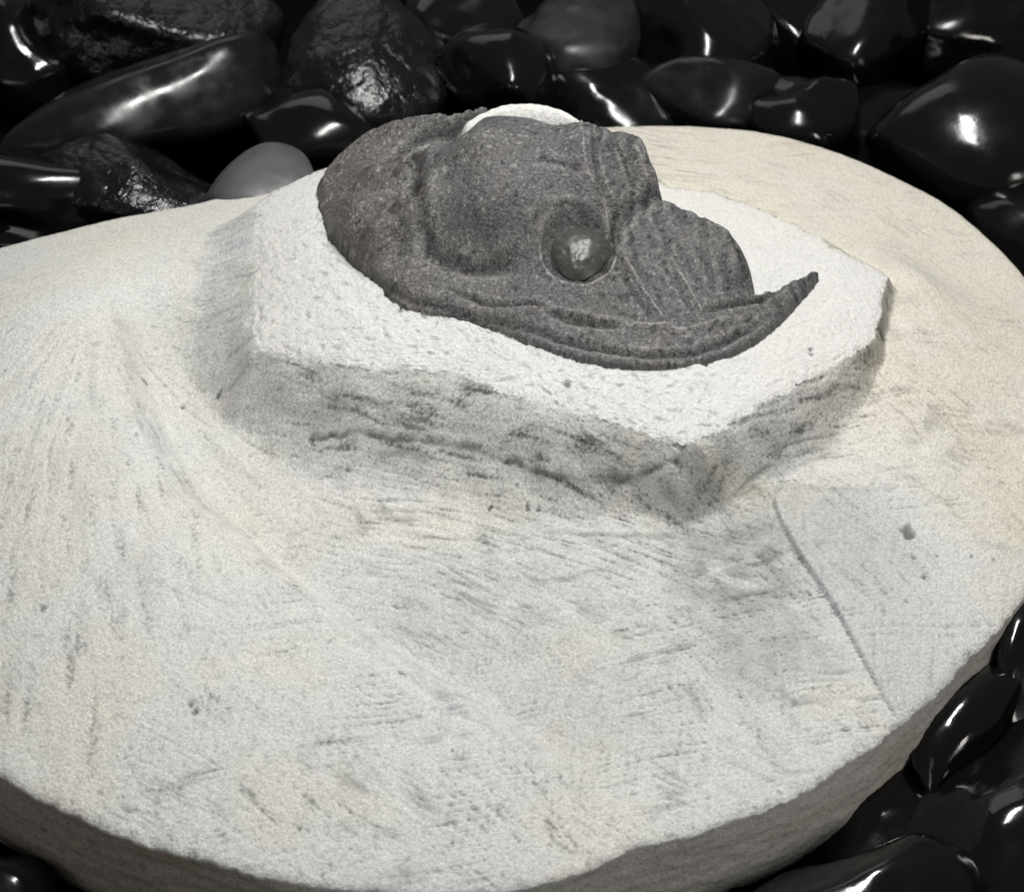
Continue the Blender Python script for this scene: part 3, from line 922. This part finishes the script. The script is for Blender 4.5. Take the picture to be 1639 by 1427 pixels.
def noise3(P, f, seed):
    return (noise(P[:, 0] * f + 3.1, P[:, 1] * f + P[:, 2] * f * .71, seed) + noise(P[:, 1] * f - 1.7, P[:, 2] * f + P[:, 0] * f * .63, seed + 1)
            + noise(P[:, 2] * f + 5.3, P[:, 0] * f + P[:, 1] * f * .57, seed + 2)) / 2.2


def stone_shape(seed, size, p=20, nfac=9, flat=None, wob=.07, scoops=4):
    """a tumbled chip: a ball cut by rounded planes. flat: extra cuts (direction, distance)"""
    rng = np.random.RandomState(seed)
    n = rng.normal(size=(nfac, 3))
    n /= np.linalg.norm(n, axis=1, keepdims=True)
    c = rng.uniform(.62, .98, nfac)
    if flat:
        n = np.vstack([n] + [np.array(f[0], float)[None] / np.linalg.norm(f[0]) for f in flat])
        c = np.concatenate([c, [f[1] for f in flat]])
    d = np.clip(ICO_V @ n.T / c[None], 0, None)
    r = ((d ** p).sum(1) + 1.02 ** -p) ** (-1.0 / p)
    for _ in range(scoops):
        q = rng.normal(size=3)
        q /= np.linalg.norm(q)
        r = r * (1 - rng.uniform(.10, .24) * np.exp(-((1 - ICO_V @ q) / rng.uniform(.12, .34)) ** 2))
    r = r * (1 + wob * noise3(ICO_V, 1.3, seed * 7 + 1) + wob * .35 * noise3(ICO_V, 3.1, seed * 7 + 5))
    return ICO_V * r[:, None] * (np.array(size) / 2)[None]


def black_stone(label, px, py, h, size, rot=(0, 0, 0), seed=1, mat=None, **kw):
    P = unproj([px], [py], h)[0]
    me = mesh_from('black_stone', stone_shape(seed, [q * 1.12 for q in size], **kw), ICO_F)
    o = add_obj('black_stone', me, mat or MAT_PEB)
    o.location = (P[0], P[1], P[2] + Z0)
    o.rotation_euler = tuple(math.radians(a) for a in rot)
    tag(o, label, 'stone', 'polished black stones around the fossil block')
    return o


S = black_stone
FT = lambda *a: [((q[0], q[1], q[2]), q[3]) for q in a]
S('long black stone lying at the upper left with a bright white streak on its top', 262, 160, -1.3, (6.4, 2.7, 2.2), (8, -8, 26), 12, MAT_SHEEN, p=9, scoops=2, wob=.04)
S('black stone with a chipped frosty top cut by the upper edge, left of the corner', 250, 30, -1.7, (5.2, 4.0, 2.8), (0, 8, 12), 5, MAT_ROUGH, wob=.08)
S('dark stone in the upper left corner of the picture', 20, 60, -2.0, (4.0, 4.6, 2.4), (0, 10, 40), 8)
S('small rounded black stone with a painted grey sheen peeking over the left rim of the block', 415, 318, -.85, (2.7, 2.4, 2.2), (-6, 0, 20), 11, MAT_GREY_SHEEN, p=6, wob=.02, scoops=0, flat=[((0, .0, 1), .8)])
S('rough crinkled black stone left of the top of the fossil', 565, 100, -1.6, (4.2, 4.0, 2.4), (0, 10, -35), 13, MAT_ROUGH, wob=.07, p=14, nfac=9)
S('flat black stone wedged under the long streaked one at the left edge', 20, 310, -1.8, (4.4, 3.2, 1.9), (0, 0, 15), 17)
S('black stone behind the left rim with small sparkling chips', 215, 320, -1.9, (4.2, 2.8, 1.9), (10, 0, -10), 19, MAT_ROUGH, wob=.05, p=14, nfac=9)
S('black stone between the long streaked one and the fossil', 510, 225, -2.1, (3.8, 3.0, 1.9), (0, 4, -8), 23)
S('narrow black stone at the top edge with a short white glint', 720, 15, -1.9, (3.2, 4.0, 2.5), (0, -12, 30), 29)
S('black stone with pale rims just behind the crest of the fossil', 790, 130, -1.6, (2.3, 3.0, 2.2), (0, 12, 10), 31)
S('broad flat topped black stone with a painted dark grey sheen above the fossil at the top edge', 915, 50, -1.5, (3.3, 3.6, 2.0), (-6, 0, 8), 37, MAT_DARK_SHEEN, p=14, flat=[((0, -.1, 1), .62)])
S('black stone with a slanting bright edge right of the flat topped one', 1110, 70, -1.6, (3.2, 3.6, 2.5), (0, -14, 36), 41)
S('low long black stone with a pale left end behind the far rim', 1150, 160, -1.75, (2.9, 2.0, 1.5), (0, 4, -6), 43, MAT_SHEEN)
S('black stone lying behind the white tip at the top of the fossil', 970, 165, -2.1, (3.4, 2.6, 1.8), (0, 0, 4), 47)
S('small round black stone with two glints behind the far rim', 1285, 180, -1.7, (2.3, 2.3, 1.8), (0, 0, 30), 53)
S('black stone at the top edge with a thin upright streak of light', 1385, 45, -1.7, (2.8, 4.2, 2.7), (0, 24, -24), 59)
S('black stone at the top edge between the slanting edge and the upright streak', 1250, 45, -2.3, (3.0, 4.2, 2.4), (20, 24, 64), 62)
S('large round black stone at the right with a bright arc on its crown', 1555, 235, -1.6, (4.3, 4.4, 3.0), (0, 0, 12), 67, p=8, wob=.03, scoops=1)
S('black stone in the upper right corner with pale horizontal streaks', 1570, 25, -1.8, (4.4, 3.4, 2.4), (0, -6, 10), 71)
S('black stone at the right edge beside the beige rim', 1675, 390, -2.1, (2.8, 4.0, 2.3), (0, 0, 24), 73)
S('black stone filling the gap behind the far rim, left of the large round one', 1400, 205, -2.6, (3.4, 3.4, 2.0), (0, 0, 50), 131)
S('black stone below the right rim with a twin pale streak', 1560, 1175, -2.0, (2.0, 3.0, 1.7), (10, 14, -26), 80)
S('dark stone at the right edge just under the rim of the block', 1650, 1060, -1.9, (2.2, 3.0, 2.0), (0, 6, -20), 83)
S('large black stone in the lower right corner with a faint grey sheen', 1600, 1345, -2.3, (3.4, 4.4, 2.3), (0, 10, -34), 89)
S('black stone at the bottom edge with a long white glint, right of centre', 1390, 1455, -2.2, (3.2, 2.4, 1.9), (0, 0, 20), 97)
S('black stone tucked under the lower right side of the block', 1430, 1330, -3.2, (3.6, 3.4, 2.2), (0, 0, 0), 101)
S('black stone barely seen in the lower left corner', -60, 1455, -2.5, (2.6, 2.4, 1.6), (0, 0, 10), 103)
